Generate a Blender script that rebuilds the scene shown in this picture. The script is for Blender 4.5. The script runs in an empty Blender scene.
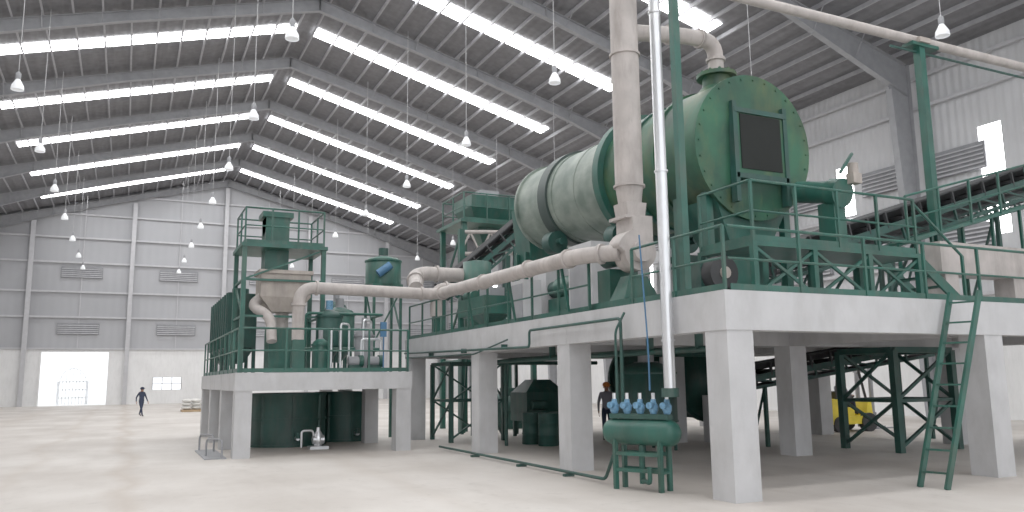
import bpy, math, random
from mathutils import Vector, Matrix
random.seed(7)
V=Vector
# ------------------------------------------------------------------ camera
F=800;TH=math.radians(25.64);P=math.radians(8.8);R=math.radians(0.7);C=V((0,0,1.8))
fh=V((math.sin(TH),math.cos(TH),0));rr=V((math.cos(TH),-math.sin(TH),0));zz=V((0,0,1))
f=fh*math.cos(P)+zz*math.sin(P);u=zz*math.cos(P)-fh*math.sin(P)
r2=rr*math.cos(R)-u*math.sin(R);u2=u*math.cos(R)+rr*math.sin(R)
cd=bpy.data.cameras.new("camera");cam=bpy.data.objects.new("camera",cd);bpy.context.collection.objects.link(cam)
cd.sensor_width=36;cd.lens=36*F/1024;cd.clip_end=500
cam.matrix_world=Matrix(((r2.x,u2.x,-f.x,C.x),(r2.y,u2.y,-f.y,C.y),(r2.z,u2.z,-f.z,C.z),(0,0,0,1)))
bpy.context.scene.camera=cam
try:
    bpy.context.scene.view_settings.view_transform='Standard'
    bpy.context.scene.view_settings.gamma=1.15
    bpy.context.scene.view_settings.exposure=.06
except Exception: pass

# ------------------------------------------------------------------ materials
def mat(name,col,rough=.5,metal=0,var=.12,scale=3.0,bump=0,col2=None,detail=4,emit=0,ribs=None,grime=0,gcol=(.12,.11,.10),gs=(5,5,1.2),track=False):
    m=bpy.data.materials.new(name);m.use_nodes=True;nt=m.node_tree;n=nt.nodes;l=nt.links
    b=n["Principled BSDF"];b.inputs["Roughness"].default_value=rough;b.inputs["Metallic"].default_value=metal
    tc=n.new("ShaderNodeTexCoord");no=n.new("ShaderNodeTexNoise");no.inputs["Scale"].default_value=scale;no.inputs["Detail"].default_value=detail
    l.new(tc.outputs["Object"],no.inputs["Vector"])
    cr=n.new("ShaderNodeValToRGB");cr.color_ramp.elements[0].position=.32;cr.color_ramp.elements[1].position=.68
    a=[c*(1-var) for c in (col2 or col)];c2=[min(1,c*(1+var)) for c in col]
    cr.color_ramp.elements[0].color=(*a,1);cr.color_ramp.elements[1].color=(*c2,1)
    l.new(no.outputs["Fac"],cr.inputs["Fac"]);out=cr.outputs["Color"]
    def math_(op,a_,b_=None):
        q=n.new("ShaderNodeMath");q.operation=op
        for i,v in enumerate((a_,b_)):
            if v is None: continue
            if isinstance(v,(int,float)): q.inputs[i].default_value=v
            else: l.new(v,q.inputs[i])
        return q.outputs[0]
    def mix(fac,colr,base):
        mx=n.new("ShaderNodeMix");mx.data_type='RGBA';mx.inputs[7].default_value=(*colr,1)
        l.new(fac,mx.inputs[0]);l.new(base,mx.inputs[6]);return mx.outputs[2]
    if grime:
        mp=n.new("ShaderNodeMapping");mp.inputs["Scale"].default_value=gs;l.new(tc.outputs["Object"],mp.inputs["Vector"])
        g=n.new("ShaderNodeTexNoise");g.inputs["Scale"].default_value=1;g.inputs["Detail"].default_value=7;g.inputs["Roughness"].default_value=.65
        l.new(mp.outputs[0],g.inputs["Vector"])
        mr=n.new("ShaderNodeMapRange");mr.inputs["From Min"].default_value=.46;mr.inputs["From Max"].default_value=.76;mr.inputs["To Max"].default_value=grime
        l.new(g.outputs["Fac"],mr.inputs["Value"]);out=mix(mr.outputs[0],gcol,out)
    if track:
        sx=n.new("ShaderNodeSeparateXYZ");l.new(tc.outputs["Object"],sx.inputs[0])
        n1=n.new("ShaderNodeTexNoise");n1.inputs["Scale"].default_value=.25;n1.inputs["Detail"].default_value=5;l.new(tc.outputs["Object"],n1.inputs["Vector"])
        for xc,wd_,st in ((.1,.35,.5),(-1.9,.3,.3),(-5,.9,.25),(4.6,.4,.2)):
            d=math_('ABSOLUTE',math_('ADD',math_('SUBTRACT',sx.outputs[0],xc),math_('MULTIPLY',math_('SUBTRACT',n1.outputs["Fac"],.5),1.6)))
            fac=math_('MULTIPLY',math_('MAXIMUM',math_('SUBTRACT',1,math_('DIVIDE',d,wd_)),0),st)
            out=mix(fac,(.40,.33,.27),out)
        n3=n.new("ShaderNodeTexNoise");n3.inputs["Scale"].default_value=2.2;n3.inputs["Detail"].default_value=9;n3.inputs["Roughness"].default_value=.75;l.new(tc.outputs["Object"],n3.inputs["Vector"])
        mr=n.new("ShaderNodeMapRange");mr.inputs["From Min"].default_value=.56;mr.inputs["From Max"].default_value=.72;mr.inputs["To Max"].default_value=.55
        l.new(n3.outputs["Fac"],mr.inputs["Value"]);out=mix(mr.outputs[0],(.36,.33,.30),out)
    l.new(out,b.inputs["Base Color"])
    if ribs:
        sx=n.new("ShaderNodeSeparateXYZ");l.new(tc.outputs["Object"],sx.inputs[0])
        si=math_('SINE',math_('MULTIPLY',sx.outputs[ribs[0]],2*math.pi/ribs[1]))
        bp=n.new("ShaderNodeBump");bp.inputs["Strength"].default_value=ribs[2];bp.inputs["Distance"].default_value=.03
        l.new(si,bp.inputs["Height"]);l.new(bp.outputs[0],b.inputs["Normal"])
    elif bump:
        bp=n.new("ShaderNodeBump");bp.inputs["Strength"].default_value=bump;bp.inputs["Distance"].default_value=.02
        n2=n.new("ShaderNodeTexNoise");n2.inputs["Scale"].default_value=scale*6;l.new(tc.outputs["Object"],n2.inputs["Vector"])
        l.new(n2.outputs["Fac"],bp.inputs["Height"]);l.new(bp.outputs[0],b.inputs["Normal"])
    if emit:
        b.inputs["Emission Color"].default_value=(1,1,1,1);b.inputs["Emission Strength"].default_value=emit
    return m
M={}
M['green']=mat("machine_green_paint",(.017,.090,.068),.45,var=.22,scale=2,grime=.55,gcol=(.09,.105,.085))
M['dgreen']=mat("dark_green_steel",(.015,.066,.054),.5,var=.2,scale=2,grime=.45,gcol=(.09,.09,.08))
M['hood']=mat("hood_green_paint",(.017,.092,.048),.5,var=.3,scale=1.2,col2=(.014,.062,.04),bump=.05,grime=.8,gcol=(.10,.12,.045),gs=(1.8,1.8,.7))
M['dark']=mat("dark_rubber",(.035,.036,.038),.7)
M['black']=mat("black_opening",(.008,.010,.009),.9)
M['duct']=mat("aged_duct_paint",(.44,.40,.38),.55,var=.12,scale=2.5,grime=.5,gcol=(.2,.17,.15))
M['shell']=mat("drum_shell_grey",(.25,.285,.25),.5,var=.15,scale=1.5,col2=(.15,.20,.17),bump=.05,grime=.6,gcol=(.06,.11,.085),gs=(1.2,.5,1.6))
M['band']=mat("drum_band_dark",(.035,.055,.05),.5)
M['silver']=mat("polished_steel",(.72,.73,.75),.3,metal=.8,var=.05)
M['steel']=mat("grey_frame_paint",(.29,.295,.31),.6,var=.08)
M['purlin']=mat("galvanised_purlin",(.34,.34,.36),.5,var=.1)
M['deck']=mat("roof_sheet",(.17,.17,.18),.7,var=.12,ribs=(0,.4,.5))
M['wallX']=mat("wall_sheet_back",(.385,.39,.41),.6,var=.06,scale=.25,ribs=(0,.7,.15))
M['wallY']=mat("wall_sheet_side",(.55,.555,.57),.6,var=.05,scale=.6,ribs=(1,.35,.6))
M['girt']=mat("girt_paint",(.49,.49,.51),.6,var=.05)
M['white']=mat("painted_masonry",(.80,.80,.80),.8,var=.04,scale=.7,grime=.12)
M['conc']=mat("painted_concrete",(.51,.51,.52),.85,var=.07,scale=1.6,bump=.15,grime=.35,gcol=(.28,.27,.26),gs=(2.5,2.5,1))
M['floor']=mat("dusty_concrete_floor",(.60,.565,.53),.6,var=.05,scale=.3,col2=(.51,.465,.425),detail=10,bump=.12,grime=.6,gcol=(.38,.335,.30),gs=(.6,.2,1),track=True)
M['ground']=mat("outside_ground",(.85,.85,.83),.9)
M['louver']=mat("louver_grey",(.24,.245,.26),.6)
M['wire']=mat("wire_grey",(.45,.45,.46),.5)
M['sky']=mat("skylight_sheet",(.9,.9,.9),.5,emit=13)
M['glow']=mat("window_sheet",(.9,.9,.9),.5,emit=7)
M['lampglass']=mat("lamp_reflector",(.75,.77,.8),.25,var=.03,emit=.2)
M['blue']=mat("blue_enamel",(.05,.15,.28),.45)
M['gauge']=mat("gauge_body",(.12,.27,.42),.4,var=.3,scale=20)
M['yellow']=mat("forklift_yellow",(.85,.66,.04),.4)
M['orange']=mat("helmet_orange",(.8,.25,.06),.4)
M['skin']=mat("skin",(.42,.24,.17),.6)
M['navy']=mat("navy_cloth",(.03,.04,.075),.9)
M['cloth']=mat("grey_cloth",(.22,.22,.25),.9)
M['shoe']=mat("shoe_leather",(.02,.02,.02),.6)
M['sack']=mat("woven_sack",(.66,.65,.62),.9,var=.12,scale=5)
M['wood']=mat("pallet_wood",(.42,.30,.18),.8)
M['dbeige']=mat("hopper_beige",(.38,.335,.30),.6,grime=.4)
M['red']=mat("red_valve",(.35,.05,.04),.5)
M['gate']=mat("gate_iron_washed_out",(.80,.81,.82),.6)  # near-white colour imitates doorway haze washing out the iron gate

# ------------------------------------------------------------------ builder
class B:
    def __init__(s,name,m='green'):
        s.name=name;s.v=[];s.f=[];s.fm=[];s.sm=[];s.ml=[];s.cur=0;s.m(m)
    def m(s,k):
        if k not in s.ml: s.ml.append(k)
        s.cur=s.ml.index(k);return s
    def add(s,vs,fs,smooth=False):
        o=len(s.v);s.v+= [tuple(x) for x in vs]
        for q in fs: s.f.append([o+i for i in q]);s.fm.append(s.cur);s.sm.append(smooth)
        return s
    def box(s,x0,y0,z0,x1,y1,z1):
        vs=[(x,y,z) for z in (z0,z1) for y in (y0,y1) for x in (x0,x1)]
        return s.add(vs,[(0,2,3,1),(4,5,7,6),(0,1,5,4),(2,6,7,3),(0,4,6,2),(1,3,7,5)])
    def frust(s,c0,d0,c1,d1):
        vs=[]
        for c,d in ((c0,d0),(c1,d1)):
            for a,b in ((-1,-1),(1,-1),(1,1),(-1,1)): vs.append((c[0]+a*d[0]/2,c[1]+b*d[1]/2,c[2]))
        return s.add(vs,[(3,2,1,0),(4,5,6,7),(0,1,5,4),(1,2,6,5),(2,3,7,6),(3,0,4,7)])
    def beam(s,a,b,w,h=None,up=(0,0,1)):
        a=V(a);b=V(b);h=h or w;d=(b-a).normalized();up=V(up)
        if abs(d.dot(up))>.98: up=V((0,1,0))
        x=d.cross(up).normalized();y=x.cross(d)
        vs=[p+x*i*w/2+y*j*h/2 for p in (a,b) for i,j in ((-1,-1),(1,-1),(1,1),(-1,1))]
        return s.add(vs,[(0,1,2,3),(7,6,5,4),(0,4,5,1),(1,5,6,2),(2,6,7,3),(3,7,4,0)])
    def fr(s,d):
        d=d.normalized();t=V((0,0,1)) if abs(d.z)<.9 else V((0,1,0))
        x=d.cross(t).normalized();return x,x.cross(d)
    def lathe(s,o,ax,prof,n=24,caps=True):
        o=V(o);d=V(ax).normalized();x,y=s.fr(d)
        vs=[];fs=[]
        for t,r in prof:
            for i in range(n):
                a=2*math.pi*i/n;vs.append(o+d*t+(x*math.cos(a)+y*math.sin(a))*r)
        for k in range(len(prof)-1):
            for i in range(n):
                j=(i+1)%n;fs.append((k*n+i,k*n+j,(k+1)*n+j,(k+1)*n+i))
        s.add(vs,fs,n>8)
        if caps:
            for k,rev in ((0,True),(len(prof)-1,False)):
                if prof[k][1]>1e-4:
                    ring=vs[k*n:(k+1)*n];s.add(ring,[tuple(range(n))[::-1] if rev else tuple(range(n))])
        return s
    def cyl(s,a,b,r,r2=None,n=14,caps=True):
        a=V(a);b=V(b);return s.lathe(a,b-a,[(0,r),((b-a).length,r if r2 is None else r2)],n,caps)
    def steps(s,o,ax,segs,n=32):
        for t0,ra,t1,rb in segs: s.lathe(o,ax,[(t0,ra),(t1,rb)],n)
        return s
    def sphere(s,c,r,sc=(1,1,1),n=16):
        vs=[];fs=[];k=n//2
        for i in range(k+1):
            p=math.pi*i/k
            for j in range(n):
                a=2*math.pi*j/n;vs.append((c[0]+r*sc[0]*math.sin(p)*math.cos(a),c[1]+r*sc[1]*math.sin(p)*math.sin(a),c[2]+r*sc[2]*math.cos(p)))
        for i in range(k):
            for j in range(n): fs.append((i*n+j,(i+1)*n+j,(i+1)*n+(j+1)%n,i*n+(j+1)%n))
        return s.add(vs,fs,True)
    def path(s,pts,r,R=.3,n=12,flange=0):
        pts=[V(p) for p in pts];out=[pts[0]]
        for i in range(1,len(pts)-1):
            p=pts[i];d1=(p-pts[i-1]);d2=(pts[i+1]-p);q=min(R,d1.length*.49,d2.length*.49)
            a=p-d1.normalized()*q;b=p+d2.normalized()*q
            for k in range(7):
                t=k/6;out.append(a*(1-t)**2+p*2*t*(1-t)+b*t*t)
        out.append(pts[-1]);d=(out[1]-out[0]).normalized();x,y=s.fr(d);vs=[];fs=[]
        for i,p in enumerate(out):
            dn=(out[min(i+1,len(out)-1)]-out[max(i-1,0)]).normalized()
            x=(x-dn*x.dot(dn)).normalized();y=x.cross(dn)
            for k in range(n):
                a=2*math.pi*k/n;vs.append(p+(x*math.cos(a)+y*math.sin(a))*r)
        for i in range(len(out)-1):
            for k in range(n):
                j=(k+1)%n;fs.append((i*n+k,i*n+j,(i+1)*n+j,(i+1)*n+k))
        s.add(vs,fs,n>6);s.add(vs[:n],[tuple(range(n))]);s.add(vs[-n:],[tuple(range(n))])
        if flange:
            for i in range(1,len(pts)-1):
                p=pts[i]
                for q in (pts[i-1],pts[i+1]):
                    dv=(q-p)
                    if dv.length>R*1.3:
                        c=p+dv.normalized()*(R*1.02);s.cyl(c-dv.normalized()*.03,c+dv.normalized()*.03,r+flange,n=n)
        return s
    def rail(s,pts,h=1.05,sp=1.4,r=.026,closed=False,toe=True,mids=1,skip0=False):
        pts=[V(p) for p in pts]
        if closed: pts.append(pts[0])
        first=True
        for i,(a,b) in enumerate(zip(pts,pts[1:])):
            L=(b-a).length;n=max(1,round(L/sp));up=V((0,0,1));d=(b-a).normalized()
            for k in range(n+1):
                if k==0 and (not first or skip0): continue
                if k==n and closed and i==len(pts)-2: continue
                p=a.lerp(b,k/n);s.beam(p,p+up*h,r*1.8)
            first=False
            s.cyl(a+up*h,b+up*h,r,n=8)
            for q in range(mids): s.cyl(a+up*h*(q+1)/(mids+1),b+up*h*(q+1)/(mids+1),r*.8,n=8)
            if toe: s.beam(a+up*.06+d*.03,b+up*.06-d*.03,.015,.1)
        return s
    def build(s,loc=None,rot=None,parent=None):
        me=bpy.data.meshes.new(s.name);me.from_pydata(s.v,[],s.f);me.update()
        for k in s.ml: me.materials.append(M[k])
        me.polygons.foreach_set("material_index",s.fm);me.polygons.foreach_set("use_smooth",s.sm)
        o=bpy.data.objects.new(s.name,me);bpy.context.collection.objects.link(o)
        if loc: o.location=loc
        if rot: o.rotation_euler=rot
        if parent: o.parent=parent
        return o

# ------------------------------------------------------------------ building shell
XR=8.2;HW=23.3;XL=XR-HW;XW=XR+HW;Y0=-12;Y1=82.6;ZR=22.0;SL=.27
def roofz(x): return ZR-SL*abs(x-XR)
ZE=roofz(XW)
B("floor",'floor').box(XL-.3,Y0,-.3,XW+.3,Y1+.3,0).build()
B("ground_outside",'ground').box(-60,Y1+.3,-.4,80,160,-.1).build()
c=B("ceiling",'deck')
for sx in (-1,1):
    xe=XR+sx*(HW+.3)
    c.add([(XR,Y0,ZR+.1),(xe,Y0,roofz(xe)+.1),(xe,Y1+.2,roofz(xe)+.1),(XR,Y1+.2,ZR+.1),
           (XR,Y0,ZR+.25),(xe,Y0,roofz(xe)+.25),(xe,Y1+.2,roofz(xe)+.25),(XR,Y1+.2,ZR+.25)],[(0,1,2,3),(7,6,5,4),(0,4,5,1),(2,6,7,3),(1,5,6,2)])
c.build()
SKY=[78-8.4*k for k in range(0,11)]
for yk in SKY:
    s=B("skylight_panel",'sky')
    for sx in (-1,1):
        a=XR+sx*.55;b=XR+sx*15.6
        s.add([(a,yk-.58,roofz(a)+.04),(b,yk-.58,roofz(b)+.04),(b,yk+.58,roofz(b)+.04),(a,yk+.58,roofz(a)+.04)],[(0,1,2,3)])
    s.build()
p=B("roof_purlins",'purlin')
k=0
while .5+1.2*k<HW:
    w=.5+1.2*k;k+=1
    for sx in (-1,1):
        x=XR+sx*w;z=roofz(x)-.1
        p.box(x-.02,Y0,z-.06,x+.02,Y1,z+.1)
        p.box(x-.02,Y0,z-.075,x+.07,Y1,z-.06)
p.build()
FR=[82.2-8.4*k for k in range(0,12)]
for yk in FR:
    s=B("steel_portal_frame",'steel')
    for sx in (-1,1):
        def X(w): return XR+sx*w
        z0=ZR-.19
        prof=[(0,.65),(9,.5),(15,.65),(HW-.5,1.45)]
        for (wa,da),(wb,db) in zip(prof,prof[1:]):
            za=z0-SL*wa;zb=z0-SL*wb
            s.add([(X(wa),yk-.012,za),(X(wb),yk-.012,zb),(X(wb),yk-.012,zb-db),(X(wa),yk-.012,za-da),
                   (X(wa),yk+.012,za),(X(wb),yk+.012,zb),(X(wb),yk+.012,zb-db),(X(wa),yk+.012,za-da)],[(0,1,2,3),(7,6,5,4)])
            s.beam((X(wa),yk,za),(X(wb),yk,zb),.28,.03);s.beam((X(wa),yk,za-da),(X(wb),yk,zb-db),.28,.03)
            s.box(X(wa)-.01,yk-.14,za-da,X(wa)+.01,yk+.14,za)
        for q in range(1,9):
            w_=q*2.4+.5;zc=z0-SL*w_;dd=.5 if w_<12 else .6+(w_-12)*.07
            for g_ in (-1,1): s.beam((X(w_),yk,zc-dd),(X(w_),yk+g_*.7,zc+.02),.035)
        zt=z0-SL*(HW-.5)
        xo=HW-.35
        s.add([(X(xo),yk,0),(X(xo-.5),yk,0),(X(xo-1.25),yk,zt-1.4),(X(xo-1.25),yk,zt+.1),(X(xo),yk,zt)],[(0,1,2,3,4)])
        s.beam((X(xo),yk,0),(X(xo),yk,zt),.32,.03,up=(1,0,0));s.beam((X(xo-.5),yk,0),(X(xo-1.25),yk,zt-1.3),.32,.03,up=(1,0,0))
        s.box(min(X(xo+.05),X(xo-.6)),yk-.2,0,max(X(xo+.05),X(xo-.6)),yk+.2,.04)
    s.build()
ZW=5.0
w=B("wall_back",'white')
DX0,DX1,DZ=-6.85,-1.5,4.75
yb0,yb1=Y1,Y1+.25
w.box(XL-.3,yb0,0,DX0,yb1,ZW);w.box(DX0,yb0,DZ,DX1,yb1,ZW)
WX0,WX1,WZ0,WZ1=2.3,4.8,1.25,2.45
w.box(DX1,yb0,0,WX0,yb1,ZW);w.box(WX1,yb0,0,XW+.3,yb1,ZW);w.box(WX0,yb0,0,WX1,yb1,WZ0);w.box(WX0,yb0,WZ1,WX1,yb1,ZW)
w.m('wallX')
w.add([(XL-.3,yb0+.05,ZW),(XW+.3,yb0+.05,ZW),(XW+.3,yb0+.05,roofz(XW)+.1),(XR,yb0+.05,ZR+.1),(XL-.3,yb0+.05,roofz(XL)+.1)],[(0,1,2,3,4)])
w.build()
t=B("trim_1",'girt')
for z in [5.05,7.9,10.2,12.9,15.2,17.4,19.4]:
    hw=HW if z<ZE else (ZR-z)/SL-.5
    t.box(XR-hw,Y1-.16,z-.08,XR+hw,Y1+.04,z+.08)
for x in [XR-16.4,XR-8.2,XR,XR+8.2,XR+16.4]:
    t.box(x-.18,Y1-.42,0,x+.18,Y1-.17,roofz(x)-1.0)
for x in [XR-20.5,XR-12.3,XR-4.1,XR+4.1,XR+12.3,XR+20.5]: t.box(x-.04,Y1-.05,5,x+.04,Y1+.04,roofz(x)-.4)
t.build()
d=B("door_1",'white')
d.box(DX0-.12,Y1-.1,0,DX0,Y1-.005,DZ+.1);d.box(DX1,Y1-.1,0,DX1+.12,Y1-.005,DZ+.1);d.box(DX0,Y1-.1,DZ,DX1,Y1-.005,DZ+.12)
d.build()
g=B("entrance_gate",'gate')
gx,gy=-4.75,93
for i in range(-4,5):
    x=gx+i*.3;h=3.5-.1*i*i;g.box(x-.03,gy-.03,-.1,x+.03,gy+.03,h)
for z in (.5,1.3,2.1): g.box(gx-1.2,gy-.03,z,gx+1.2,gy+.03,z+.08)
pts=[(gx+1.2*math.cos(a),gy,1.9+1.6*math.sin(a)) for a in [math.pi*q/12 for q in range(13)]]
for a,b in zip(pts,pts[1:]): g.beam(a,b,.08)
g.box(gx-1.4,gy-.1,-.1,gx-1.2,gy+.1,2.2);g.box(gx+1.2,gy-.1,-.1,gx+1.4,gy+.1,2.2);g.build()
n=B("window_1",'girt')
for x in (WX0,WX0+.83,WX0+1.66,WX1): n.box(x-.03,Y1,WZ0,x+.03,Y1+.2,WZ1)
for z in (WZ0,(WZ0+WZ1)/2,WZ1): n.box(WX0,Y1+.05,z-.03,WX1,Y1+.15,z+.03)
n.build()
for x in [XR-20.5,XR-12.3,XR-4.1,XR+4.1,XR+12.3,XR+20.5]:
    for z in (6.35,11.5):
        lv=B("louver_vent",'louver');lv.box(x-1.7,Y1-.1,z,x+1.7,Y1+.03,z+1.0)
        lv.m('girt')
        for q in range(5): lv.add([(x-1.65,Y1-.11,z+.1+q*.18),(x+1.65,Y1-.11,z+.1+q*.18),(x+1.65,Y1-.15,z+.05+q*.18),(x-1.65,Y1-.15,z+.05+q*.18)],[(0,1,2,3)])
        lv.build()
WY=[20.15 if abs(y-19.2)<.1 else y for y in sorted(SKY)]
for nm,x,s_ in (("wall_right",XW,1),("wall_left",XL,-1)):
    w=B(nm,'white');w.box(min(x,x+s_*.25),Y0,0,max(x,x+s_*.25),Y1,ZW)
    w.m('wallY');xx=x+s_*.05
    win=[(yk-.5,yk+.5) for yk in WY]
    ys=[Y0]
    for a,b in win: ys+= [a,b]
    ys.append(Y1)
    for i in range(0,len(ys),2):
        w.add([(xx,ys[i],ZW),(xx,ys[i+1],ZW),(xx,ys[i+1],ZE+.1),(xx,ys[i],ZE+.1)],[(0,1,2,3)])
    for a,b in win:
        for z0,z1 in ((ZW,7.4),(12.0,ZE+.1)): w.add([(xx,a,z0),(xx,b,z0),(xx,b,z1),(xx,a,z1)],[(0,1,2,3)])
    w.build()
    wn=B("window_2" if s_>0 else "window_3",'glow')
    for a,b in win: wn.add([(xx+s_*.02,a,7.4),(xx+s_*.02,b,7.4),(xx+s_*.02,b,12.0),(xx+s_*.02,a,12.0)],[(0,1,2,3)])
    wn.build()
    t=B("trim_2" if s_>0 else "trim_3",'girt')
    for z in (5.05,6.6,9.4,13.6,15.0):
        x0_=x-s_*.02;x1_=x-s_*.2;t.box(min(x0_,x1_),Y0,z-.07,max(x0_,x1_),Y1,z+.07)
    t.build()
for yk in [78-8.4*k+q for k in range(0,9) for q in (-2.3,2.3)]:
    for z in (6.8,10.2):
        lv=B("louver_vent",'louver');x=XW;lv.box(x-.12,yk-1.2,z,x-.01,yk+1.2,z+1.15);lv.m('girt')
        for q in range(6): lv.add([(x-.13,yk-1.15,z+.1+q*.18),(x-.13,yk+1.15,z+.1+q*.18),(x-.2,yk+1.15,z+.02+q*.18),(x-.2,yk-1.15,z+.02+q*.18)],[(0,1,2,3)])
        lv.build()

# ------------------------------------------------------------------ high bay lamps
for X in (-3.9,3.9,12.75,21.6):
    L=roofz(X)-.3-12.1
    s=B("high_bay_lamp",'wire')
    s.cyl((0,0,.35),(0,0,L),.012,n=5,caps=False)
    s.m('steel').lathe((0,0,.12),(0,0,1),[(0,.07),(.05,.085),(.22,.085),(.27,.04),(.3,.02)],14)
    s.m('lampglass').lathe((0,0,-.25),(0,0,1),[(0,.2),(.03,.205),(.15,.19),(.28,.12),(.38,.07)],20,caps=False)
    s.lathe((0,0,-.22),(0,0,1),[(0,.19),(.02,.19)],20)
    o=None
    for yy in (14.9,23,31,39.2,47.2,55.2,63.4,71.6,79):
        if o is None: o=s.build(loc=(X,yy,12.1))
        else:
            o2=bpy.data.objects.new("high_bay_lamp",o.data);bpy.context.collection.objects.link(o2);o2.location=(X,yy,12.1)

# ------------------------------------------------------------------ concrete platforms
def platform(x0,x1,y0,y1,zt,bd,cols,cs,xb,yb):
    s=B("concrete_platform",'conc');s.box(x0+.012,y0+.012,zt-.14,x1-.012,y1-.012,zt)
    bw=.35
    for y in yb: s.box(x0,y-bw/2,zt-bd,x1,y+bw/2,zt-.004)
    for x in xb: s.box(x-bw/2+.006,y0+.006,zt-bd+.003,x+bw/2-.006,y1-.006,zt-.006)
    for x,y in cols: s.box(x-cs/2,y-cs/2,0,x+cs/2,y+cs/2,zt-bd+.001)
    s.build()
MX=(8.27,14.15,19.8);MY=(9.62,14.35,18.95,24.38)
platform(8.0,20.05,9.35,24.65,3.1,.6,[(x,y) for x in MX for y in MY],.5,[8.176,14.15,19.87],[9.526,14.35,18.95,24.47])
LX=(2.62,6.68);LY=(20.85,23.9,27.0,29.88)
platform(2.4,6.9,20.62,30.1,2.05,.44,[(x,y) for x in LX for y in LY],.4,[2.576,6.72],[20.796,23.9,27,29.92])

B("platform_railing",'green').rail([(8.1,13.4,3.1),(8.1,24.5,3.1)],sp=1.2).build()
B("platform_railing",'green').rail([(8.1,9.45,3.1),(8.1,11.9,3.1)],h=1.0,sp=1.2).build()
B("platform_railing",'green').rail([(8.18,9.45,3.1),(19.9,9.45,3.1)],h=1.0,sp=1.5,skip0=True).build()
B("platform_railing",'green').rail([(2.47,30,2.05),(2.47,20.7,2.05)],sp=1.0,h=1.1).build()
B("platform_railing",'green').rail([(2.55,20.7,2.05),(6.8,20.7,2.05)],sp=1.0,h=1.1,skip0=True).build()

# ------------------------------------------------------------------ rotary drum dryer
DC=V((11.2,12.0,6.38));DE=V((11.2,20.6,6.82));AX=(DE-DC).normalized()
s=B("rotary_drum_dryer",'hood')
Rh=1.45
s.steps(DC,AX,[(0,Rh,1.4,Rh)],56)
s.steps(DC,AX,[(-.03,Rh+.04,.05,Rh+.04),(1.34,Rh+.05,1.42,Rh+.05)],56)
s.steps(DC,AX,[(1.42,1.40,3.5,1.40)],56)
s.m('green').steps(DC,AX,[(2.3,1.45,2.42,1.45),(3.45,1.56,3.7,1.56)],56)
s.m('shell').steps(DC,AX,[(3.7,1.27,8.5,1.2)],56)
s.m('band').steps(DC,AX,[(6.5,1.33,6.95,1.33),(3.7,1.36,3.9,1.36)],56)
s.m('shell').steps(DC,AX,[(5.1,1.262,5.2,1.262),(6.3,1.26,6.5,1.26),(6.95,1.27,7.1,1.27),(8.42,1.27,8.52,1.27)],56)
s.m('band').steps(DC,AX,[(8.52,.8,8.56,.8)],32)
x,y=s.fr(AX)
s.m('hood')
for k in range(28):
    a=2*math.pi*k/28;e=(x*math.cos(a)+y*math.sin(a));s.cyl(DC+e*1.4-AX*.055,DC+e*1.4,.022,n=6)
s.box(10.65,11.86,5.75,11.9,11.98,7.1)
s.m('black').box(10.75,11.84,5.88,11.8,11.87,7.0)
s.m('dgreen')
for xx in (10.62,11.93): s.box(xx-.05,11.83,5.2,xx+.05,11.99,7.25)
s.box(10.6,11.83,5.68,11.95,11.97,5.78);s.box(10.6,11.82,7.02,11.95,11.97,7.12)
s.m('hood')
s.cyl((11.0,12.75,7.7),(11.0,12.75,8.1),.3,n=24);s.cyl((11.0,12.75,8.08),(11.0,12.75,8.16),.42,n=24);s.cyl((11.0,12.75,7.55),(11.0,12.75,7.85),.62,.34,n=24)
for k in range(12):
    a=math.pi*2*k/12;s.box(11+.37*math.cos(a)-.02,12.75+.37*math.sin(a)-.02,8.16,11+.37*math.cos(a)+.02,12.75+.37*math.sin(a)+.02,8.2)
s.m('green').frust((11.2,12.7,4.3),(.9,.9),(11.2,12.7,5.3),(1.9,1.2));s.box(10.75,12.25,3.1,11.65,13.15,4.3)
for yy in (12.3,13.2):
    for xx in (10.2,12.2): s.box(xx-.08,yy-.08,3.1,xx+.08,yy+.08,5.6)
for t in (3.57,6.7):
    c0=DC+AX*t
    s.m('conc').box(c0.x-1.5,c0.y-.5,3.1,c0.x-.45,c0.y+.5,4.5 if t<6 else 4.7);s.box(c0.x+.45,c0.y-.5,3.1,c0.x+1.5,c0.y+.5,4.5 if t<6 else 4.7)
    s.m('dgreen')
    for sg in (-1,1):
        zb=4.5 if t<6 else 4.7
        s.box(c0.x+sg*1.0-.4,c0.y-.35,zb,c0.x+sg*1.0+.4,c0.y+.35,zb+.2)
        rr_=c0+V((sg*.95,0,-1.48 if t<6 else -1.28));s.cyl(rr_-AX*.2,rr_+AX*.2,.3,n=20);s.cyl(rr_-AX*.45,rr_+AX*.45,.09,n=10)
s.m('green').box(9.6,17.0,3.1,10.3,17.9,3.8);s.cyl((9.95,16.8,4.1),(9.95,17.8,4.1),.28,n=16);s.m('dgreen').cyl((9.95,17.8,4.1),(9.95,18.2,4.1),.22,n=16)
s.build()
s=B("feed_chute",'green');s.frust((11.3,21.6,5.2),(1.0,.9),(11.3,21.6,7.0),(1.4,1.0))
for a in (-.6,.6):
    for b in (-.3,.3): s.box(11.3+a-.05,21.6+b-.05,3.1,11.3+a+.05,21.6+b+.05,5.6)
s.build()

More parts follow.
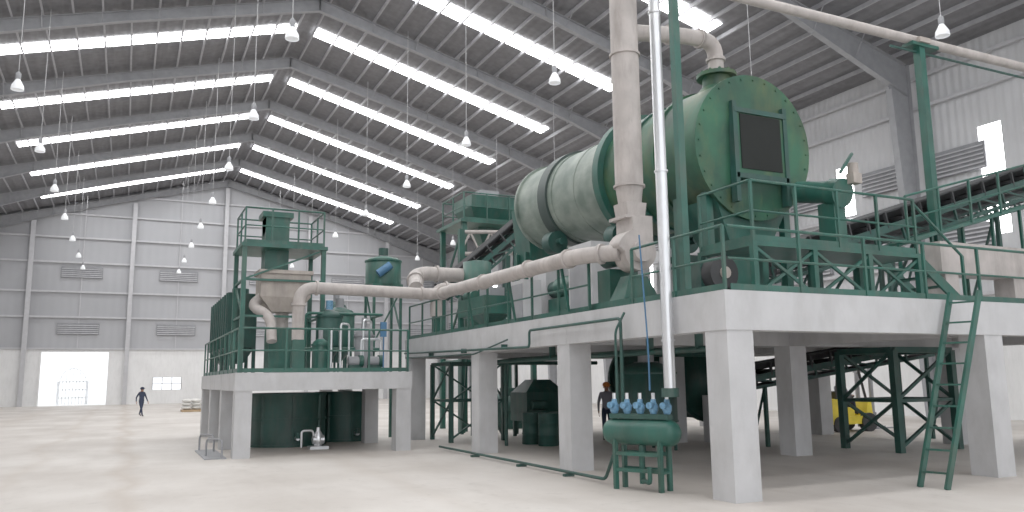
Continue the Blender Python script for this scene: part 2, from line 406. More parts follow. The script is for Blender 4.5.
s=B("burner_platform",'green')
z=4.05
s.box(9.3,10.1,z-.08,13.4,11.55,z)
for xx in (9.35,10.7,12.05,13.35):
    for yy in (10.15,11.5): s.box(xx-.05,yy-.05,3.1,xx+.05,yy+.05,z-.08)
for a,b in ((9.35,10.7),(10.7,12.05),(12.05,13.35)): s.beam((a,10.15,3.15),(b,10.15,z-.1),.05);s.beam((a,10.13,z-.1),(b,10.13,3.15),.05)
s.rail([(9.35,11.5,z),(9.35,10.15,z),(13.35,10.15,z)],sp=1.0)
for yy in (10.25,11.0): s.beam((13.4,yy,z),(14.7,yy,3.12),.05,.2)
for q in range(5): s.box(13.5+q*.26,10.25,z-.22-q*.18,13.75+q*.26,11.0,z-.19-q*.18)
s.cyl((13.4,10.2,z+1.0),(14.7,10.2,4.1),.028,n=8);s.beam((14.7,10.2,3.1),(14.7,10.2,4.1),.05)
s.build()
s=B("burner_unit",'green');s.cyl((12.15,10.9,5.3),(12.15,11.8,5.5),.22,n=20);s.cyl((12.15,10.7,5.25),(12.15,10.95,5.3),.28,n=20)
s.m('dbeige').cyl((12.35,10.6,5.6),(12.35,10.6,5.82),.1,n=14);s.box(12.24,10.5,5.42,12.46,10.68,5.62)
s.m('green').box(12.0,10.8,4.05,12.3,11.2,5.1)
s.beam((12.0,10.6,5.6),(12.3,10.55,6.0),.05)
s.build()
s=B("drive_wheel",'dark');s.cyl((9.05,10.55,3.55),(9.05,10.8,3.55),.3,n=22);s.m('dbeige').cyl((9.05,10.5,3.55),(9.05,10.55,3.55),.1,n=14);s.m('dgreen').box(8.8,10.55,3.1,9.3,10.9,3.3);s.box(8.75,10.8,3.3,9.25,11.5,3.75);s.build()

# ------------------------------------------------------------------ stack, blower, ducts
SX,SY=8.68,12.75
s=B("exhaust_duct_stack",'duct')
s.cyl((SX,SY,5.5),(SX,SY,20.8),.275,n=28,caps=False);s.frust((SX,SY,4.86),(.4,.4),(SX,SY,5.15),(.46,.46));s.lathe((SX,SY,5.12),(0,0,1),[(0,.22),(.4,.275)],28)
for z in (5.5,8.2,10.9,13.6,16.3): s.cyl((SX,SY,z-.02),(SX,SY,z+.02),.31,n=28)
s.box(SX-.3,SY-.3,4.82,SX+.3,SY+.3,4.88)
s.path([(SX+.2,SY+.05,8.75),(10.2,12.75,8.9),(11.0,12.75,8.9),(11.0,12.75,8.17)],.165,R=.4,n=16,flange=.04)
s.build()
s=B("centrifugal_blower",'duct')
bc=V((SX-.1,12.55,4.15))
n=32;vs=[]
for side in (-.2,.2):
    for k in range(n):
        a=2*math.pi*k/n;r=.31+.15*(k/n);vs.append((bc.x-r*math.cos(a),bc.y+side,bc.z-r*math.sin(a)))
s.add(vs,[tuple(range(n))[::-1],tuple(range(n,2*n))]);s.add(vs,[(k,(k+1)%n,n+(k+1)%n,n+k) for k in range(n)],True)
s.box(SX-.2,12.38,4.2,SX+.25,12.95,4.83)
s.cyl((bc.x,12.35,4.15),(bc.x,12.2,4.15),.2,n=20)
s.m('green').box(SX-.5,12.1,3.1,SX+.5,13.5,3.25);s.frust((SX-.1,12.55,3.25),(.8,.5),(SX-.1,12.55,3.7),(.4,.3));s.box(SX-.35,13.0,3.25,SX+.3,13.45,3.9)
s.m('dgreen').cyl((bc.x,12.95,4.15),(bc.x,13.5,4.15),.18,n=16)
s.build()
s=B("horizontal_exhaust_duct",'duct')
s.path([(8.3,12.55,4.15),(7.86,13.3,4.17),(7.84,21.3,4.22),(4.0,21.3,4.28),(4.0,21.3,2.9)],.16,R=.45,n=16,flange=.04)
for y in (15.5,18): s.cyl((7.85,y-.03,4.2),(7.85,y+.03,4.2),.195,n=16)
s.m('green')
for y in (14.1,16.6,19.1): s.beam((8.03,y,3.15),(7.88,y,4.03),.05)
s.beam((4.0,21.3,2.05),(4.0,21.3,2.9),.3)
s.build()
s=B("overhead_pipe",'duct')
s.cyl((8.3,12,9.6),(25,12,9.6),.11,n=14);s.m('dgreen').cyl((15.5,12.0,9.32),(25,12.0,9.3),.03,n=8)
s.m('green').box(16.38,11.9,3.1,16.56,12.08,9.5);s.box(16.1,11.85,9.42,17.0,12.15,9.5);s.box(24.9,11.9,0,25.1,12.1,9.5)
s.m('dbeige').box(16.3,11.8,9.5,16.65,12.2,9.62)
s.build()
s=B("steel_post",'green');s.box(8.33,10.7,3.1,8.46,10.83,13.5);s.box(8.25,10.65,3.1,8.5,10.9,3.14);s.build()
s=B("steam_riser_pipe",'silver')
s.cyl((7.86,10.6,1.62),(7.86,10.6,20.5),.095,n=18)
for z in (2.4,5.2,8.0,11): s.cyl((7.86,10.6,z-.015),(7.86,10.6,z+.015),.115,n=18)
s.m('dgreen').cyl((7.86,10.6,1.5),(7.86,10.6,1.64),.14,n=16)
s.m('blue').path([(7.75,11.0,1.6),(7.75,11.0,2.3),(7.72,11.1,4.2)],.015,n=6)
s.build()
s=B("air_receiver_tank",'green')
vc=V((7.72,11.25,.92));va=V((.42,-.907,0))
s.lathe(vc-va*.72,va,[(0,.02),(.03,.1),(.08,.17),(.16,.21),(1.28,.21),(1.36,.17),(1.41,.1),(1.44,.02)],24)
vn=V((.907,.42,0))
for t in (-.42,.42):
    for q in (-.14,.14):
        pp=vc+va*t+vn*q;s.beam((pp.x,pp.y,0),(pp.x,pp.y,.85),.07)
    a=vc+va*t-vn*.14;b=vc+va*t+vn*.14;s.beam((a.x,a.y,.3),(b.x,b.y,.3),.05)
for q in (-.14,.14):
    a=vc-va*.42+vn*q;b=vc+va*.42+vn*q;s.beam((a.x,a.y,.32),(b.x,b.y,.32),.06);s.beam((a.x,a.y,.58),(b.x,b.y,.58),.06)
s.m('dgreen');a=vc-va*.55;b=vc+va*.55;s.beam((a.x,a.y,1.18),(b.x,b.y,1.18),.18,.08)
for k in range(5):
    pp=vc+va*(-.5+.25*k)
    s.m('gauge').lathe((pp.x,pp.y,1.22),(0,0,1),[(0,.05),(.06,.075),(.13,.08),(.18,.05),(.24,.04)],12)
    s.m('silver').cyl((pp.x,pp.y,1.46),(pp.x,pp.y,1.56),.03,n=8);s.m('dgreen').cyl((pp.x,pp.y,1.1),(pp.x,pp.y,1.24),.05,n=8)
    s.m('gauge').cyl(V((pp.x,pp.y,1.36)),V((pp.x,pp.y,1.36))-vn*.15,.055,n=12)
s.m('green').cyl((vc.x,vc.y,.1),(vc.x,vc.y,.72),.05,n=8);s.path([(vc.x,vc.y,.15),(vc.x-.1,vc.y-.35,.15),(vc.x-.1,vc.y-.35,.4)],.04,R=.08,n=8)
s.build()
s=B("service_pipe",'dgreen')
s.path([(7.88,24.3,2.66),(7.88,15.6,2.5),(7.88,15.6,2.86),(7.88,12.0,2.86),(7.88,12.0,1.3)],.03,R=.1,n=8)
s.path([(7.92,24.3,2.52),(7.92,18.8,2.45),(7.92,16.8,2.72)],.02,R=.1,n=6)
s.path([(7.7,11.9,1.3),(7.7,11.9,2.62),(7.9,11.9,2.95)],.025,R=.1,n=6)
for y in (17,19.5,22): s.box(7.86,y-.03,2.5,8.0,y+.03,2.62)
s.build()
s=B("floor_pipe",'dgreen')
s.path([(7.6,20.4,.08),(7.6,12.2,.08),(7.65,12.0,.5)],.03,R=.1,n=8)
for y in (13.5,15.5,18): s.box(7.5,y-.05,0,7.7,y+.05,.05)
s.build()

s=B("steel_ladder",'green')
b0,b1=V((11.72,9.24,0)),V((11.78,8.8,0));t0,t1=V((12.92,9.24,3.2)),V((13.05,8.8,3.2))
s.beam(b0,t0,.05,.1);s.beam(b1,t1,.05,.1)
for k in range(9):
    q=(k+.7)/9.2;s.beam(b0.lerp(t0,q),b1.lerp(t1,q),.06,.03)
s.build()

# ------------------------------------------------------------------ conveyors
def conveyor(name,a,b,wd,depth,legs,zl):
    s=B(name,'dgreen');a=V(a);b=V(b);d=(b-a).normalized();sd=d.cross(V((0,0,1))).normalized();up=sd.cross(d)
    L=(b-a).length
    for q in (-1,1):
        o=sd*q*wd/2;s.m('dgreen').beam(a+o,b+o,.06,.16)
        s.beam(a+o-up*depth,b+o-up*depth,.06,.08)
        n=max(2,int(L/.9))
        for k in range(n):
            p=a.lerp(b,k/n)+o;r=a.lerp(b,(k+1)/n)+o
            s.beam(p-up*depth,p,.05);s.beam(p,r-up*depth,.04)
    s.m('dark')
    t=.18
    for k in range(3):
        x0=(-wd/2+wd*k/3);x1=x0+wd/3;h0=.16 if k==0 else .0;h1=.16 if k==2 else .0
        vs=[a+sd*x0+up*(t+h0),a+sd*x1+up*(t+h1),b+sd*x1+up*(t+h1),b+sd*x0+up*(t+h0)]
        vs+= [v+up*.04 for v in vs];s.add(vs,[(0,1,2,3),(7,6,5,4),(0,4,5,1),(2,6,7,3),(1,5,6,2),(0,3,7,4)])
    s.beam(a-up*.22,b-up*.22,wd*.8,.05)
    n=int(L/.6)
    for k in range(n+1):
        p=a.lerp(b,k/n);s.m('dark').cyl(p-sd*wd*.5+up*.1,p+sd*wd*.5+up*.1,.07,n=8)
        for q in (-1,1): s.beam(p+sd*q*wd/2,p+sd*q*(wd/2+.02)+up*.36,.06)
    s.m('dark').cyl(a-sd*wd*.48,a+sd*wd*.48,.22,n=18);s.cyl(b-sd*wd*.48,b+sd*wd*.48,.22,n=18)
    s.m('dgreen')
    for q in legs:
        p=a.lerp(b,q)
        for g in (-1,1):
            o=p+sd*g*wd/2-up*depth;s.beam(o,(o.x,o.y,zl),.09)
        l=p+sd*wd/2-up*depth;r=p-sd*wd/2-up*depth;s.beam(l,(r.x,r.y,zl+.1),.05)
    return s.build()
conveyor("belt_conveyor",(12.9,12.75,4.35),(24,12.75,7.7),1.0,.38,(.1,.28,.55),3.1)
conveyor("belt_conveyor",(14.3,15.4,4.5),(26,15.4,7.6),.9,.4,(.1,.35,.46),3.1)
conveyor("belt_conveyor",(14.9,16.8,1.75),(21.4,15.4,2.75),.7,.25,(.05,.9),0)
s=B("conveyor_walkway",'green')
a=V((14.9,11.75,4.6));b=V((23.5,11.75,6.9))
s.beam(a,b,.5,.05)
for k in range(9):
    p=a.lerp(b,k/8)+V((0,-.25,0));s.beam(p,p+V((0,0,1.0)),.045)
    if p.x<20: s.beam(p+V((0,.25,0)),(p.x,p.y+.25,3.1),.06)
s.cyl(a+V((0,-.25,1.0)),b+V((0,-.25,1.0)),.025,n=8);s.cyl(a+V((0,-.25,.5)),b+V((0,-.25,.5)),.02,n=8)
s.build()
s=B("raised_concrete_beam",'duct');s.box(14.85,10.75,3.85,20.0,11.3,4.5)
for xx in (15.0,17.2,19.4): s.box(xx,10.8,3.1,xx+.4,11.25,3.85)
s.build()
s=B("steel_trestle",'dgreen')
x0,x1,y0,y1,zt=16.45,18.5,13.4,15.0,2.4
s2=[(x0,y0),(x1,y0),(x1,y1),(x0,y1)]
for x,y in s2: s.box(x-.08,y-.08,0,x+.08,y+.08,zt)
for k in range(4):
    a=s2[k];b=s2[(k+1)%4];s.beam((*a,zt),(*b,zt),.14);s.beam((*a,1.2),(*b,1.2),.08);s.beam((*a,.1),(*b,1.2),.07);s.beam((*a,1.2),(*b,zt),.07)
s.build()

# ------------------------------------------------------------------ left platform equipment
s=B("tower_platform",'green')
x0,x1,y0,y1,z=2.75,4.9,22.6,24.4,5.6
for x in (x0,x1):
    for y in (y0,y1): s.box(x-.06,y-.06,2.05,x+.06,y+.06,z)
s.box(x0-.1,y0-.1,z-.1,x1+.1,y1+.1,z)
s.rail([(x0,y0,z),(x1,y0,z),(x1,y1,z),(x0,y1,z)],closed=True,sp=.8,h=1.0)
for zz_ in (3.6,4.6):
    s.beam((x0,y0,zz_),(x1,y0,zz_),.06);s.beam((x0,y0,zz_),(x0,y1,zz_),.06);s.beam((x1,y0,zz_),(x1,y1,zz_),.06)
s.beam((x0,y0,3.6),(x0,y1,4.6),.05);s.beam((x0,y1,2.1),(x0,y0,3.6),.05);s.beam((x0,y0,4.6),(x1,y0,5.5),.05)
s.build()
s=B("bucket_elevator",'green')
s.box(3.35,23.0,4.85,4.0,23.7,6.5);s.box(3.25,22.95,6.45,4.1,23.8,6.6);s.cyl((3.35,23.35,6.3),(4.0,23.35,6.3),.36,n=20)
s.m('dbeige').frust((3.9,23.15,3.75),(.7,.7),(3.9,23.15,4.15),(1.35,.95));s.box(3.22,22.67,4.15,4.58,23.65,4.85);s.box(3.16,22.62,4.8,4.64,23.7,4.9)
s.m('duct').cyl((3.9,23.2,3.8),(3.9,23.2,3.2),.18,n=14);s.path([(3.35,23.1,4.2),(3.0,22.9,3.9),(3.5,22.6,3.6),(3.5,22.3,2.9)],.14,R=.3,n=12)
s.m('green').box(3.5,22.8,2.05,4.3,23.6,3.3)
s.build()
s=B("baghouse_filter",'dgreen')
x0,x1,y0,y1=2.62,3.45,24.9,29.8
s.box(x0,y0,2.85,x1,y1,4.45)
for k in range(9):
    y=y0+.1+k*(y1-y0-.2)/8;s.box(x0-.05,y-.04,2.85,x0,y+.04,4.45)
for k in range(4):
    y=y0+.65+k*1.18;s.frust(((x0+x1)/2,y,2.4),(.3,.3),((x0+x1)/2,y,2.85),(.8,1.1))
    s.cyl(((x0+x1)/2,y,4.45),((x0+x1)/2,y,4.65),.25,n=16)
for x in (x0+.05,x1-.05):
    for k in range(4):
        y=y0+.05+k*(y1-y0-.1)/3;s.box(x-.05,y-.05,2.05,x+.05,y+.05,2.85)
s.build()
def vessel(name,c,r,z0,z1,m='green',legs=True,top='blue',cone=.5):
    s=B(name,m);zc=z0
    if legs:
        zc=z0+cone+.35
        for k in range(4):
            a=math.pi/4+k*math.pi/2;s.beam((c[0]+r*.9*math.cos(a),c[1]+r*.9*math.sin(a),z0),(c[0]+r*.9*math.cos(a),c[1]+r*.9*math.sin(a),zc+.2),.06)
        s.lathe((c[0],c[1],zc-cone),(0,0,1),[(0,.08),(cone,r)],24)
    h=z1-zc
    s.lathe((c[0],c[1],zc),(0,0,1),[(0,r),(h*.85,r),(h*.93,r*.85),(h,r*.4)],28)
    s.lathe((c[0],c[1],zc+h*.8),(0,0,1),[(0,r+.03),(.05,r+.03)],28);s.lathe((c[0],c[1],zc),(0,0,1),[(0,r+.02),(.05,r+.02)],28)
    s.m(top).cyl((c[0],c[1],z1-.02),(c[0],c[1],z1+.28),r*.28,n=14);s.m('steel').box(c[0]-r*.3,c[1]-r*.3,z1-.06,c[0]+r*.3,c[1]+r*.3,z1+.02)
    return s
s=vessel("elevated_mixing_tank",(7.45,25.3),.58,4.9,5.85,'green',False,'dgreen')
s.m('green').box(6.95,24.75,4.8,7.95,25.85,4.9)
for a in (-.44,.44):
    for b in (-.5,.5): s.beam((7.45+a,25.3+b,0),(7.45+a,25.3+b,4.8),.08)
    s.beam((7.45+a,24.8,3.4),(7.45+a,25.8,4.7),.05)
s.beam((7.01,24.8,3.0),(7.89,24.8,4.7),.05)
s.m('blue').cyl((7.1,24.7,5.2),(7.5,24.65,5.5),.13,n=12)
s.build()
vessel("mixing_tank",(5.1,22.6),.36,2.05,3.8,'dgreen',True,'gauge',.4).build()
vessel("mixing_tank",(5.7,23.9),.45,2.05,4.0,'green',True,'steel',.4).build()
vessel("reagent_tank",(6.0,22.2),.26,2.05,3.3,'steel',False,'steel').build()
vessel("reagent_tank",(4.7,21.8),.22,2.05,2.95,'green',False,'steel').build()
vessel("mixing_tank",(5.9,25.2),.35,2.05,4.3,'dgreen',True,'steel',.4).build()
s=B("pump_skid",'dgreen');s.box(5.4,21.3,2.05,6.4,21.8,2.15)
for x in (5.6,6.15):
    s.m('steel').cyl((x-.2,21.55,2.35),(x+.1,21.55,2.35),.13,n=12);s.m('green').cyl((x+.08,21.55,2.35),(x+.2,21.55,2.35),.17,n=14);s.m('dgreen').box(x-.2,21.45,2.15,x+.15,21.65,2.25)
s.m('silver').path([(5.75,21.55,2.5),(5.75,21.55,2.95),(6.3,21.55,2.95),(6.3,21.55,2.5)],.035,n=8,R=.1)
s.build()
s=B("pipe_manifold",'silver')
for k,(x,y) in enumerate(((4.9,21.4),(5.15,21.4),(5.9,21.9))):
    s.path([(x,y,2.05),(x,y,3.2+.15*k),(x+.3,y+.3,3.2+.15*k),(x+.3,y+.3,2.3)],.03,R=.1,n=8)
s.m('green').path([(4.2,22.2,2.7),(6.5,22.2,2.7),(6.5,23,2.7)],.05,R=.15,n=8);s.cyl((4.2,22.2,2.05),(4.2,22.2,2.7),.05,n=8);s.cyl((6.5,23,2.05),(6.5,23,2.7),.05,n=8)
s.path([(4.4,22.4,2.05),(4.4,22.4,3.7),(6.6,22.4,3.7),(6.6,23.6,3.7),(6.6,23.6,2.05)],.04,R=.15,n=8)
s.m('blue').box(6.2,21.2,3.0,6.36,21.3,3.4);s.box(6.27,21.22,2.05,6.3,21.26,3.0)
s.build()
for c,r in (((4.35,24.6),1.12),((6.35,25.6),.95)):
    s=B("storage_tank",'dgreen')
    s.lathe((c[0],c[1],0),(0,0,1),[(0,r),(1.5,r)],36)
    for z in (0,.72,1.42): s.lathe((c[0],c[1],z),(0,0,1),[(0,r+.035),(.07,r+.035)],36)
    for k in range(8):
        a=k*math.pi/4;s.box(c[0]+r*math.cos(a)-.03,c[1]+r*math.sin(a)-.03,0,c[0]+r*math.cos(a)+.03,c[1]+r*math.sin(a)+.03,1.45)
    s.m('silver').cyl((c[0]+.1,c[1]-r-.25,.25),(c[0]+.1,c[1]-r,.25),.06,n=10);s.m('dgreen').cyl((c[0]+.1,c[1]-r-.22,.25),(c[0]+.1,c[1]-r-.22,.4),.07,n=10)
    s.build()
s=B("transfer_pump",'silver');s.box(4.6,22.3,0,5.1,22.7,.08);s.cyl((4.7,22.5,.25),(5.0,22.5,.25),.12,n=12);s.lathe((4.85,22.5,.08),(0,0,1),[(0,.1),(.1,.14),(.3,.12),(.42,.05),(.5,.05)],14)
s.path([(4.4,22.5,.06),(4.4,22.5,.5),(4.7,22.5,.5),(4.75,22.5,.25)],.03,R=.08,n=8);s.build()
s=B("guard_hoop",'steel');s.path([(1.9,21.6,0),(1.9,21.6,.45),(2.2,20.9,.45),(2.2,20.9,0)],.025,R=.15,n=8);s.path([(1.9,23.6,0),(1.9,23.6,.45),(2.2,22.9,.45),(2.2,22.9,0)],.025,R=.15,n=8);s.box(1.8,20.8,0,2.3,23.7,.03);s.build()

s=B("cyclone_duct",'duct')
s.path([(9.6,23.4,5.1),(8.2,23.4,5.1),(7.9,23.4,5.0),(7.6,22.4,4.5)],.22,R=.4,n=16,flange=.05)
s.path([(9.6,22.6,4.55),(8.3,22.6,4.55),(8.3,22.6,3.7)],.18,R=.3,n=16,flange=.05)
s.cyl((9.6,23.4,5.1),(9.9,23.4,5.1),.28,n=16)
s.m('green').lathe((9.9,23.2,3.3),(0,0,1),[(0,.12),(.9,.45),(2.2,.45),(2.25,.2)],24)
for a in (-.4,.4): s.box(9.9+a-.04,23.16,3.1,9.9+a+.04,23.24,4.4)
s.m('green').box(8.2,22.5,3.1,8.4,22.7,3.75)
s.build()
s=B("screening_machine",'green')
s.box(8.7,19.9,3.6,9.6,21.8,4.1);s.box(8.7,19.9,3.1,8.8,20.0,3.6);s.box(9.5,19.9,3.1,9.6,20.0,3.6);s.box(8.7,21.7,3.1,8.8,21.8,3.6);s.box(9.5,21.7,3.1,9.6,21.8,3.6)
s.frust((9.15,20.6,3.3),(.3,.3),(9.15,20.6,3.6),(.8,1.0));s.cyl((8.9,21.0,4.2),(8.9,21.6,4.2),.15,n=12);s.m('steel').box(8.95,20.1,4.1,9.4,20.8,4.35)
s.build()
s=B("control_cabinet",'conc');s.box(8.9,14.6,3.1,9.5,15.6,4.75);s.m('steel').box(8.87,14.7,3.25,8.9,15.5,4.6);s.build()
s=B("control_cabinet",'conc');s.box(8.9,17.9,3.1,9.4,18.6,4.3);s.m('steel').box(8.87,17.95,3.2,8.9,18.55,4.2);s.build()

s=B("feed_tower",'green')
x0,x1,y0,y1,z=11.0,13.8,27,29.2,7.7
for x in (x0,x1):
    for y in (y0,y1): s.box(x-.09,y-.09,0,x+.09,y+.09,z)
s.box(x0-.2,y0-.2,z-.12,x1+.2,y1+.2,z)
s.rail([(x0,y0,z),(x1,y0,z),(x1,y1,z),(x0,y1,z)],closed=True,sp=.9)
for zz_ in (2.5,5.1):
    s.beam((x0,y0,zz_),(x1,y0,zz_),.1);s.beam((x0,y0,zz_),(x0,y1,zz_),.1);s.beam((x0,y0,zz_),(x1,y0,zz_+2.5),.07);s.beam((x0,y1,zz_),(x0,y0,zz_+2.5),.07)
s.frust((12.4,28.1,7.0),(.6,.6),(12.4,28.1,8.3),(2.0,1.7));s.box(11.4,27.2,8.3,13.4,29.0,8.75);s.m('steel').box(12.0,27.8,8.75,12.8,28.4,9.1)
s.build()
s=B("pipe_truss",'duct')
for z in (6.3,7.1): s.cyl((10.6,26.4,z),(15.5,26.4,z+.3),.07,n=8)
for k in range(6):
    x=10.6+k*.8;s.beam((x,26.4,6.3+.05*k),(x+.4,26.4,7.12+.05*k),.06);s.beam((x+.4,26.4,7.12+.05*k),(x+.8,26.4,6.35+.05*k),.06)
s.m('green').box(10.55,26.3,0,10.75,26.5,7.2);s.box(15.3,26.3,0,15.5,26.5,7.2)
s.build()
conveyor("inclined_feed_conveyor",(9.6,25.2,4.8),(13.2,25.2,7.8),.9,.35,(.15,.6),0)

# machinery under / behind the platform
s=B("ball_mill",'dgreen')
o=V((15.6,18.6,1.75));s.lathe(o,(0,1,0),[(0,.5),(.35,1.15),(4.2,1.15),(4.55,.5)],36)
for t in (.5,2.2,4.0): s.lathe(o+V((0,t,0)),(0,1,0),[(0,1.25),(.12,1.25)],36)
s.m('conc').box(14.9,18.1,0,16.3,18.6,1.3);s.box(14.9,23.1,0,16.3,23.6,1.3);s.m('dgreen').cyl((15.6,18.1,1.75),(15.6,23.7,1.75),.3,n=16)
s.build()
s=B("pump_unit",'dgreen');s.box(12.2,27.3,0,13.8,28.6,.2);s.cyl((12.3,27.9,.8),(13.7,27.9,.8),.5,n=20);s.box(12.5,27.4,.2,13.5,28.4,.6);s.box(12.9,27.6,1.2,13.3,28.1,1.5);s.build()
s=B("steel_trestle",'dgreen')
x0,x1,y0,y1,zt=8.7,10.4,22.4,24.0,2.3
s2=[(x0,y0),(x1,y0),(x1,y1),(x0,y1)]
for x,y in s2: s.box(x-.06,y-.06,0,x+.06,y+.06,zt)
for k in range(4):
    a=s2[k];b=s2[(k+1)%4];s.beam((*a,zt),(*b,zt),.1);s.beam((*a,1.2),(*b,1.2),.06);s.beam((*a,.1),(*b,1.2),.05);s.beam((*a,1.2),(*b,zt),.05)
s.build()
s=B("screening_machine",'dgreen');s.box(11.4,22.8,.5,12.9,24.0,1.4)
for x in (11.5,12.8):
    for y in (22.9,23.9): s.box(x-.05,y-.05,0,x+.05,y+.05,.5)
s.frust((12.1,23.4,1.4),(1.4,1.1),(12.1,23.4,1.8),(.6,.6));s.m('dgreen').cyl((11.5,22.7,1.0),(12.0,22.7,1.0),.15,n=12);s.build()
vessel("slurry_tank",(12.1,17.3),.75,0,2.2,'dgreen',True,'steel',.35).build()
s=B("underdeck_pipework",'dgreen')
s.path([(9.2,10.5,2.3),(9.2,22,2.3),(13.5,22,2.3)],.06,R=.3,n=10)
s.path([(9.6,13,2.35),(9.6,20.5,2.35),(9.6,20.5,0)],.05,R=.3,n=10)
s.path([(12.1,17.3,2.4),(12.9,18.2,2.45),(15.6,18.2,2.45),(15.6,18.2,2.2)],.08,R=.3,n=10)
for y in (11.5,13,17,20.5): s.box(9.12,y-.02,2.3,9.28,y+.02,2.96)
s.build()
for (x,y) in ((10.6,19.9),(11.2,20.4),(10.5,20.7)):
    s=B("oil_drum",'dgreen');s.lathe((x,y,0),(0,0,1),[(0,.28),(.02,.29),(.28,.28),(.3,.3),(.32,.28),(.58,.28),(.6,.3),(.62,.28),(.86,.29),(.88,.28)],20);s.build()

s=B("pallet_of_sacks",'wood')
x,y=4.3,57.2
s.box(x-.9,y-.8,0,x+.9,y+.8,.14)
s.m('sack')
for k in range(3):
    for i in (-1,0,1):
        for j in (-1,1): s.sphere((x+i*.58+random.uniform(-.03,.03),y+j*.38,.27+k*.22),.3,(1.05,1.25,.42),12)
s.build()

# ------------------------------------------------------------------ people
def human(name,loc,rotz,J,cols,helmet=None,scale=1.0):
    par=bpy.data.objects.new(name,None);bpy.context.collection.objects.link(par)
    me=bpy.data.meshes.new("body");names=list(J.keys());idx={k:i for i,k in enumerate(names)}
    par_of={'spine':'pelvis','chest':'spine','neck':'chest','head0':'neck','head1':'head0','head2':'head1'}
    for sd in 'LR':
        par_of.update({'hip'+sd:'pelvis','knee'+sd:'hip'+sd,'ank'+sd:'knee'+sd,'toe'+sd:'ank'+sd,'sh'+sd:'chest','el'+sd:'sh'+sd,'wr'+sd:'el'+sd,'palm'+sd:'wr'+sd})
    me.from_pydata([J[k] for k in names],[(idx[a],idx[b]) for a,b in par_of.items()],[])
    ob=bpy.data.objects.new("body",me);bpy.context.collection.objects.link(ob)
    rad={'pelvis':(.15,.11),'spine':(.14,.105),'chest':(.17,.115),'neck':(.055,.055),'head0':(.065,.08),'head1':(.08,.10),'head2':(.06,.075),
         'hip':(.095,.095),'knee':(.062,.065),'ank':(.045,.05),'toe':(.04,.032),'sh':(.07,.07),'el':(.045,.045),'wr':(.03,.03),'palm':(.038,.02)}
    sk=ob.modifiers.new("skin",'SKIN')
    for k in names:
        r=rad.get(k) or rad[k[:-1]];v=me.skin_vertices[0].data[idx[k]];v.radius=r;v.use_root=(k=='pelvis')
    ss=ob.modifiers.new("sub",'SUBSURF');ss.levels=2;ss.render_levels=2
    dg=bpy.context.evaluated_depsgraph_get();m2=bpy.data.meshes.new_from_object(ob.evaluated_get(dg))
    bpy.data.objects.remove(ob)
    for c in cols: m2.materials.append(M[c])
    seg=[(a,b) for a,b in par_of.items()]
    for pl in m2.polygons:
        pl.use_smooth=True;c=pl.center;best=None;bd=9
        for a,b in seg:
            A=V(J[a]);Bv=V(J[b]);ab=A-Bv;t=max(0,min(1,(c-Bv).dot(ab)/ab.length_squared));dd=(c-(Bv+ab*t)).length
            if dd<bd: bd=dd;best=a
        if best[:3] in('hip','kne') or (best.startswith('ank')): mi=1
        elif best.startswith('toe'): mi=2
        elif best.startswith('palm') or best.startswith('head') : mi=3
        else: mi=0
        if best=='spine' and c.z<J['pelvis'][2]+.03: mi=1
        pl.material_index=mi
    body=bpy.data.objects.new("body",m2);bpy.context.collection.objects.link(body);body.parent=par
    h=J['head1'];s=B("head_features",'skin')
    s.beam((h[0],h[1]+.09,h[2]+.0),(h[0],h[1]+.125,h[2]-.03),.025,.03)
    s.sphere((h[0]-.085,h[1],h[2]-.01),.025,(.5,1,1.3),8);s.sphere((h[0]+.085,h[1],h[2]-.01),.025,(.5,1,1.3),8)
    s.m('shoe');s.sphere((h[0]-.033,h[1]+.092,h[2]+.012),.011,n=8);s.sphere((h[0]+.033,h[1]+.092,h[2]+.012),.011,n=8)
    s.m('red').box(h[0]-.025,h[1]+.085,h[2]-.065,h[0]+.025,h[1]+.098,h[2]-.055)
    s.m('shoe').sphere((h[0],h[1]-.025,h[2]+.045),.103,(.92,1.05,.9),14)
    if helmet:
        s.m(helmet).sphere((h[0],h[1]-.005,h[2]+.07),.125,(.95,1.1,.75),16);s.lathe((h[0],h[1]+.02,h[2]+.055),(0,0,1),[(0,.15),(.015,.14)],20)
    s.build(parent=par)
    s=B("fingers",cols[3])
    for sd in 'LR':
        w=V(J['wr'+sd]);p=V(J['palm'+sd]);d=(p-w).normalized();sx=1 if sd=='R' else -1
        for k,L in enumerate((.065,.078,.073,.055)):
            o=p+V((0,(.027-.018*k),0))+d*.02;m=o+d*L*.5;e=m+(d*.8+V((-sx*.35,0,0))).normalized()*L*.5
            s.path([o,m,e],.0085,R=.012,n=6)
        o=w+d*.03+V((0,.03,0));s.path([o,o+V((0,.03,0))+d*.02,o+V((0,.035,0))+d*.055],.010,R=.012,n=6)
    s.build(parent=par)
    par.location=loc;par.rotation_euler=(0,0,rotz);par.scale=(scale,)*3
    return par
def stand(stride=0,arm=.1):
    J={'pelvis':(0,0,.93),'spine':(0,.01,1.12),'chest':(0,.01,1.33),'neck':(0,.0,1.48),'head0':(0,.02,1.54),'head1':(0,.03,1.62),'head2':(0,.015,1.70)}
    for sd,sx in (('L',-1),('R',1)):
        st=stride*sx
        J['hip'+sd]=(sx*.09,0,.87);J['knee'+sd]=(sx*.1,st*.5+.03,.48);J['ank'+sd]=(sx*.1,st,.09 if st>=0 else .13);J['toe'+sd]=(sx*.115,st+.15,.04)
        J['sh'+sd]=(sx*.18,0,1.41);J['el'+sd]=(sx*.25,-st*.45-.03,1.14);J['wr'+sd]=(sx*.26,-st*.7+arm,.90);J['palm'+sd]=(sx*.255,-st*.75+arm+.03,.82)
    return J
human("worker",(0.9,51.0,0),math.radians(215),stand(.27,.06),('navy','navy','shoe','skin'),'navy',.93)
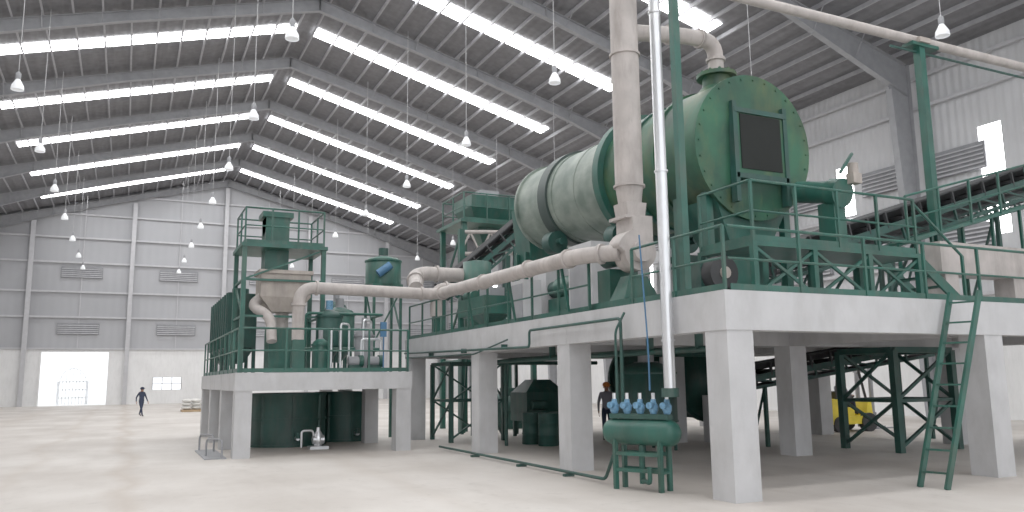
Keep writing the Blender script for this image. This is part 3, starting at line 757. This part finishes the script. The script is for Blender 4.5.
J=stand(.05,.25);human("worker",(12.95,20.6,0),math.radians(150),J,('cloth','navy','shoe','skin'),'orange',.96)

s=B("forklift",'yellow')
s.frust((0,-.55,.25),(1.05,.75),(0,-.6,1.05),(1.0,.55))
s.box(-.52,-.4,.25,.52,.75,.5);s.frust((0,.62,.5),(1.0,.3),(0,.7,1.0),(.9,.12));s.box(-.45,-.45,.5,.45,.05,.78)
s.sphere((0,-.72,.7),.42,(1.15,.55,1.0),16)
s.m('dark');s.box(-.25,-.3,.78,.25,.15,.88);s.beam((0,-.33,.85),(0,-.42,1.3),.45,.08,up=(0,1,0))
for x in (-.48,.48):
    s.cyl((x-.1,.55,.3),(x+.1,.55,.3),.3,n=20);s.cyl((x-.09,-.65,.25),(x+.09,-.65,.25),.25,n=20)
    s.beam((x*.9,.6,.95),(x*.85,.35,2.05),.06);s.beam((x*.9,-.65,1.0),(x*.85,-.5,2.05),.06)
for k in range(6): s.beam((-.42,-.5+k*.17,2.07),(.42,-.5+k*.17,2.07),.04)
s.beam((-.42,-.5,2.07),(-.42,.36,2.07),.06);s.beam((.42,-.5,2.07),(.42,.36,2.07),.06)
s.m('steel')
for x in (-.3,.3): s.box(x-.05,.9,.1,x+.05,1.0,2.1);s.box(x-.06,1.02,.05,x+.06,2.0,.1);s.box(x-.06,1.0,.05,x+.06,1.05,.6)
s.box(-.4,.9,1.9,.4,1.0,2.0);s.box(-.4,1.0,.4,.4,1.05,.5);s.box(-.4,.88,.25,.4,.95,.4);s.m('dark').cyl((0,.4,.85),(0,.28,1.1),.02,n=8);s.lathe((0,.3,1.08),(0,-.4,.9),[(0,.17),(.03,.17)],18)
fk=s.build(loc=(21.5,19.6,0),rot=(0,0,math.radians(-95)))
J={'pelvis':(0,-.08,.98),'spine':(0,-.1,1.16),'chest':(0,-.09,1.36),'neck':(0,-.08,1.5),'head0':(0,-.06,1.56),'head1':(0,-.05,1.64),'head2':(0,-.06,1.72)}
for sd,sx in (('L',-1),('R',1)):
    J['hip'+sd]=(sx*.09,-.03,.97);J['knee'+sd]=(sx*.13,.34,.97);J['ank'+sd]=(sx*.13,.38,.6);J['toe'+sd]=(sx*.13,.5,.55)
    J['sh'+sd]=(sx*.18,-.08,1.43);J['el'+sd]=(sx*.23,.06,1.2);J['wr'+sd]=(sx*.15,.25,1.17);J['palm'+sd]=(sx*.12,.31,1.16)
dr=human("driver",(0,0,0),0,J,('cloth','navy','shoe','skin'),'orange');dr.parent=fk

wd=bpy.data.worlds.new("World");bpy.context.scene.world=wd;wd.use_nodes=True
bg=wd.node_tree.nodes["Background"];bg.inputs[0].default_value=(.94,.965,1,1);bg.inputs[1].default_value=1.4
